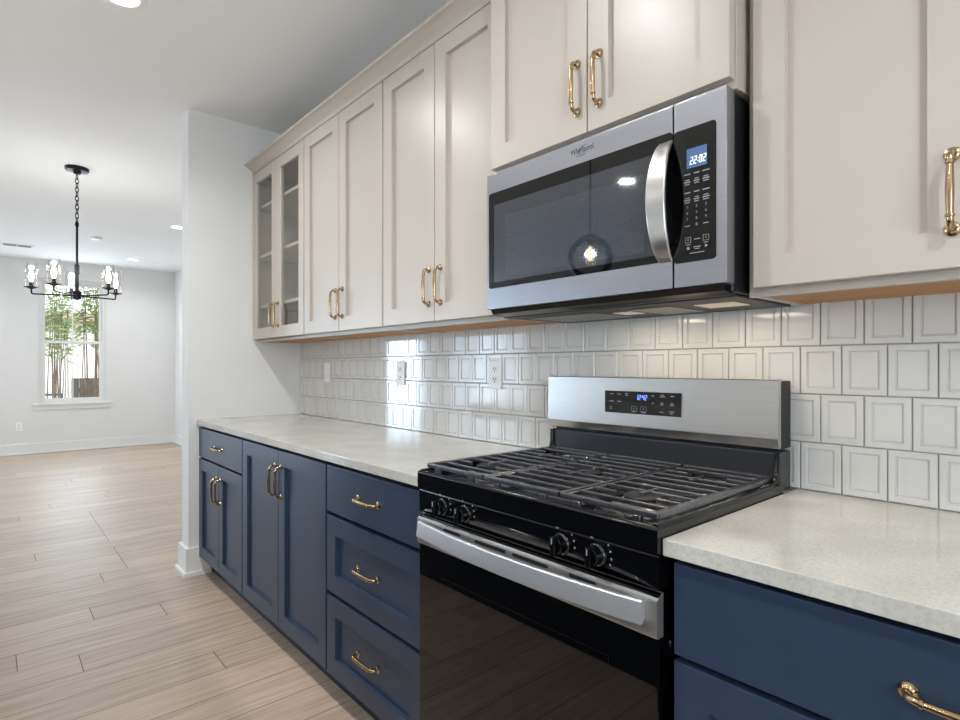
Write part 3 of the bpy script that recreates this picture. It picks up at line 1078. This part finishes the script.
# ------------------------------------------------------------------ outlets
def outlet(name, along, u, v, plane, label, cat, dec=False):
    """cover plate with two receptacles; along 'x' faces -y, along 'y' faces +x"""
    def bx(bm, a, b_, c, d, w0, w1, bev=0.0):
        if along == 'x': box(bm, u + a, u + b_, plane - w1, plane - w0, v + c, v + d, bev, 2)
        else: box(bm, plane + w0, plane + w1, u + a, u + b_, v + c, v + d, bev, 2)
    org = (u, plane, v) if along == 'x' else (plane, u, v)
    root = empty(name, org)
    tag(root, label, cat, 'wall outlets and switches')
    bm = B(); bx(bm, -.037, .037, -.059, .059, 0, .006, .0022)
    obj('cover_plate', bm, M['white_plastic'], root)
    if dec:
        for dz in (.02, -.02):
            bm = B(); bx(bm, -.016, .016, dz - .017, dz + .017, .0055, .0085, .001)
            obj('rocker', bm, M['white_plastic'], root)
        return root
    for dz in (.021, -.021):
        bm = B(); bx(bm, -.0165, .0165, dz - .0145, dz + .0145, .0055, .0078, .003)
        r = obj('receptacle', bm, M['white_plastic'], root)
        bm = B()
        bx(bm, -.0085, -.005, dz - .003, dz + .009, .0077, .0082); bx(bm, .005, .0085, dz - .003, dz + .008, .0077, .0082)
        bx(bm, -.003, .003, dz - .0115, dz - .0055, .0077, .0082)
        obj('slot', bm, M['slot'], r)
    return root


outlet('light_switch', 'x', -1.880, 1.190, -.0098, 'white switch plate on the tile nearest the partition wall', 'switch', True)
outlet('wall_outlet', 'x', -1.068, 1.193, -.0098, 'white outlet on the tile in the middle of the left counter run', 'outlet')
outlet('wall_outlet', 'x', -0.366, 1.194, -.0098, 'white outlet on the tile nearest the range', 'outlet')
outlet('wall_outlet', 'y', -1.262, 0.390, XF, 'white outlet low on the far dining wall left of the window', 'outlet')


# ------------------------------------------------------------------ ceiling lamps and fittings
def can(x, y, power, label, color=WARM):
    root = empty('recessed_light', (x, y, CH))
    tag(root, label, 'ceiling light', 'recessed ceiling lights')
    obj('trim_ring', lathe(B(), [(.062, -.002), (.064, -.006), (.084, -.004), (.088, -.0002), (.062, -.0002)], (x, y, CH), 'z', 28, cap=False), M['trim'], root)
    obj('lens', lathe(B(), [(.0625, -.0012), (.0625, -.0030), (.05, -.0036)], (x, y, CH), 'z', 28), M['lamp_on'], root)
    l = lamp('downlight', 'AREA', (x, y, CH - .012), power, color, (0, 0, 0), .12, spread=math.radians(150))
    return root


CP = 12.3
can(-1.375, -1.16, CP, 'recessed ceiling light at the top edge of the photo above the left counter')
can(0.02, -1.25, CP, 'recessed ceiling light above the aisle before the range')
can(2.0, -1.25, 18, 'recessed ceiling light above the aisle well right of the range')
can(-1.33, -3.12, CP, 'recessed ceiling light reflected in the microwave window, beyond the island')
can(0.05, -3.12, CP, 'recessed ceiling light beyond the island facing the range')
can(1.42, -3.12, CP, 'recessed ceiling light beyond the right end of the island')
can(-1.33, -4.9, CP, 'unseen recessed ceiling light added near the wall behind the island, on the dining side')  # extra unseen downlight, added for overall brightness
can(1.42, -4.9, CP, 'unseen recessed ceiling light added near the wall behind the island, on the kitchen side')  # second unseen downlight added to brighten the whole room
can(-5.424, -0.03, 8, 'recessed ceiling light beside the top of the partition wall edge')
can(-7.885, -0.043, 8, 'recessed ceiling light near the far wall, right of the chandelier')
can(-5.424, -2.15, 8, 'recessed ceiling light of the dining area beyond the frame')
can(-7.885, -2.15, 8, 'recessed ceiling light by the far wall beyond the frame')
lamp('range_lamp', 'AREA', (.66, -.185, 1.376), 0.5, (1, .82, .6), (0, 0, 0), .13, .12)
lamp('range_lamp', 'AREA', (.385, -.185, 1.376), 0.5, (1, .82, .6), (0, 0, 0), .08, .12)

tag(obj('smoke_detector', lathe(B(), [(.06, 0), (.062, -.012), (.055, -.026), (.02, -.03)], (-6.605, -.629, CH), 'z', 24), M['trim']), 'small white round detector on the dining ceiling', 'smoke detector')
root = empty('air_vent', (-7.75, -1.31, CH))
tag(root, 'grey slotted air vent on the dining ceiling', 'vent')
obj('vent_frame', box(B(), -7.83, -7.67, -1.47, -1.15, CH - .006, CH - .0002, .002, 1), M['trim'], root)
bm = B()
for k in range(4):
    for a, b_ in ((-1.445, -1.315), (-1.305, -1.175)):
        box(bm, -7.81 + k * .034, -7.788 + k * .034, a, b_, CH - .008, CH - .0055)
obj('vent_slat', bm, M['vent'], root)


def chandelier():
    c = Vector((-3.931, -1.066, 0))
    root = empty('chandelier', (c.x, c.y, CH))
    tag(root, 'black five-arm chandelier with clear glass cylinder shades hanging before the far window', 'chandelier')
    obj('canopy', lathe(B(), [(.02, -.05), (.03, -.030), (.072, -.026), (.078, -.018), (.078, -.0005)], (c.x, c.y, CH), 'z', 28), M['darkmetal'], root)
    bm = B()
    z = CH - .05
    k = 0
    while z > 2.33:
        rot = (k % 2) * PI / 2 + .4
        pts = []
        for i in range(14):
            a = 2 * PI * i / 14
            u, v = .011 * math.cos(a), .021 * math.sin(a)
            pts.append((c.x + u * math.cos(rot), c.y + u * math.sin(rot), z - .018 + v))
        tube(bm, pts, .0033, 6, closed=True)
        z -= .033
        k += 1
    obj('chain', bm, M['darkmetal'], root)
    obj('rod', tube(B(), [(c.x, c.y, 2.335), (c.x, c.y, 2.00), (c.x, c.y, 1.76)], .008, 10), M['darkmetal'], root)
    obj('hub', lathe(B(), [(.01, 1.735), (.028, 1.745), (.03, 1.80), (.012, 1.81), (.012, 1.93), (.017, 1.935), (.017, 2.0), (.008, 2.01)], (c.x, c.y, 0), 'z', 20), M['darkmetal'], root)
    R = .28
    for k in range(5):
        a = math.radians(38 + 72 * k)
        dx, dy = R * math.cos(a), R * math.sin(a)
        e = c + Vector((dx, dy, 0))
        u = Vector((dx, dy, 0)).normalized()
        i0 = c + u * .02
        arm = obj('arm', tube(B(), [(i0.x, i0.y, 1.768), (e.x - u.x * .012, e.y - u.y * .012, 1.768), (e.x - u.x * .003, e.y - u.y * .003, 1.771), (e.x, e.y, 1.786), (e.x, e.y, 1.815)], .0055, 8), M['darkmetal'], root)
        obj('cup', lathe(B(), [(.006, 1.802), (.030, 1.812), (.046, 1.816), (.046, 1.819), (.014, 1.822), (.013, 1.852), (.010, 1.856)], (e.x, e.y, 0), 'z', 16), M['darkmetal'], arm)
        obj('glass_shade', lathe(B(), [(.0400, 1.820), (.0400, 2.000), (.0385, 2.000), (.0385, 1.820)], (e.x, e.y, 0), 'z', 24, cap=False), M['shade'], arm)
        obj('bulb', lathe(B(), [(.006, 1.856), (.012, 1.870), (.0175, 1.892), (.015, 1.918), (.008, 1.938), (.002, 1.950)], (e.x, e.y, 0), 'z', 14), M['bulb'], arm)
        lamp('candle_light', 'POINT', (e.x, e.y, 1.975), 2.6, WARM, size=.02)


chandelier()

# ------------------------------------------------------------------ seen only as reflections: island and globe pendant
root = empty('kitchen_island', (.1, -2.15, 0))
tag(root, 'navy kitchen island reflected as a dark block in the oven door', 'island')
obj('body', box(B(), -2.45, 1.75, -2.62, -1.66, .0, .882, .002, 1), M['navy'], root)
obj('worktop', box(B(), -2.48, 1.78, -2.95, -1.63, .8825, .9137, .002, 1), M['quartz'], root)


M['globe'] = glass_mat('clear_globe_glass', (0.96, 0.96, 0.96), 0.12, k=1.1)


def pendant(x, y, label):
    root = empty('pendant_light', (x, y, CH))
    tag(root, label, 'pendant light', 'globe pendants over the island')
    obj('canopy', lathe(B(), [(.008, -.03), (.058, -.022), (.06, -.0005)], (x, y, CH), 'z', 24), M['darkmetal'], root)
    obj('cord', tube(B(), [(x, y, CH - .02), (x, y, 2.07)], .004, 8), M['darkmetal'], root)
    obj('socket', lathe(B(), [(.004, .075), (.022, .07), (.045, .06), (.05, .05), (.018, .045), (.016, .0), (.012, -.002)], (x, y, 2.010), 'z', 20), M['darkmetal'], root)
    P = []
    for k in range(15):
        a = PI * (.10 + .80 * k / 14)
        P.append((.145 * math.sin(a), 1.93 + .145 * math.cos(a)))
    obj('glass_globe', lathe(B(), P, (x, y, 0), 'z', 28, cap=False), M['globe'], root)
    obj('bulb', lathe(B(), [(.008, 2.005), (.015, 1.985), (.024, 1.955), (.022, 1.93), (.011, 1.912)], (x, y, 0), 'z', 16), M['bulb'], root)
    lamp('pendant_glow', 'POINT', (x, y, 1.955), 6, WARM, size=.03)


pendant(-.95, -2.15, 'clear glass globe pendant reflected in the microwave door')

# ------------------------------------------------------------------ outside the far window
tag(obj('ground_outside', box(B(), -30, XF - .15, -12, 12, -.25, -.15), M['gravel']), 'pale bare ground outside the far window', None, None, 'structure')
bm = B()
for k in range(16):
    box(bm, -11.03, -11.0, -.47 + k * .115, -.47 + k * .115 + .108, -.15, 1.02)
box(bm, -11.06, -11.03, -.47, 1.37, .1, .19); box(bm, -11.06, -11.03, -.47, 1.37, .75, .84)
tag(obj('fence', bm, M['fence'], smooth=0), 'weathered brown board fence outside the window, low on the right', 'fence')
root = empty('garden_bench', (-11.0, -.9, -.15))
tag(root, 'dark slate-blue metal bench outside the window at lower left', 'bench')
bm = B(); box(bm, -11.02, -10.98, -1.5, -.60, .72, .755)
obj('top_rail', bm, M['slate'], root)
for y in (-1.48, -.64):
    obj('leg', box(B(), -11.02, -10.98, y, y + .035, -.15, .72), M['slate'], root)
obj('seat', box(B(), -11.0, -10.6, -1.5, -.62, .30, .34), M['slate'], root)
root = empty('neighbouring_house', (-18, 0, -.15))
tag(root, 'pale house with a brown roof beyond the window bamboo', 'house')
obj('siding', box(B(), -22, -18, -6, 6, -.15, 2.45), M['house'], root)
bm = B()
extrude_x(bm, [(-6.3, 2.45), (6.3, 2.45), (6.3, 2.52), (-6.3, 2.52)], -22, -17.7)
vs = [bm.verts.new(p) for p in ((-17.7, -6.3, 2.52), (-17.7, 6.3, 2.52), (-18.6, 6.3, 2.80), (-18.6, -6.3, 2.80))]
bm.faces.new(vs)
obj('roof', bm, M['roof'], root, smooth=0)
for y in (-2.2, .9):
    w = obj('window_frame', box(B(), -18.0, -17.96, y, y + .9, .6, 1.8), M['trim'], root)
    obj('pane', box(B(), -17.962, -17.95, y + .07, y + .83, .67, 1.73), M['bglass'], w)


def bamboo(x, y, h, n, label):
    root = empty('bamboo_plant', (x, y, -.15))
    tag(root, label, 'bamboo', 'bamboo outside the far window')
    lf = B()
    for s in range(n):
        bx_, by = x + random.uniform(-.10, .10), y + random.uniform(-.13, .13)
        tx, ty = bx_ + random.uniform(-.1, .1), by + random.uniform(-.14, .14)
        hh = h * random.uniform(.75, 1.0)
        pts = []
        for k in range(8):
            t = k / 7
            pts.append((bx_ + (tx - bx_) * t * t, by + (ty - by) * t * t, -.15 + hh * t))
        obj('stem', tube(B(), pts, [random.uniform(.008, .013) * (1 - .6 * k / 7) for k in range(8)], 6), M['bark'], root)
        for q in range(64):
            t = random.uniform(.66, 1.0)
            z = -.15 + hh * t
            px, py = bx_ + (tx - bx_) * t * t, by + (ty - by) * t * t
            az = random.uniform(0, 2 * PI)
            r0 = random.uniform(.01, .17)
            d = Vector((math.cos(az), math.sin(az), random.uniform(-.7, .3))).normalized()
            p = Vector((px, py, z + random.uniform(-.1, .1))) + Vector((math.cos(az), math.sin(az), 0)) * r0
            L, W = random.uniform(.09, .17), random.uniform(.016, .028)
            side = d.cross(Vector((random.uniform(-.4, .4), random.uniform(-.4, .4), 1))).normalized()
            up = side.cross(d)
            vs = [lf.verts.new(v) for v in (p, p + d * L * .4 + side * W + up * .004, p + d * L, p + d * L * .4 - side * W + up * .004)]
            lf.faces.new(vs)
    f = obj('foliage', lf, M['leaf'], root, smooth=0)
    f['kind'] = 'stuff'


for (x, y, h, n) in ((-9.45, -.98, 3.0, 7), (-9.45, -.40, 3.0, 7), (-10.25, -.72, 3.1, 7), (-10.25, -.12, 3.1, 7), (-11.75, -.55, 3.1, 7), (-11.75, .15, 3.1, 7)):
    bamboo(x, y, h, n, 'slender leafy bamboo clump growing outside the far window')
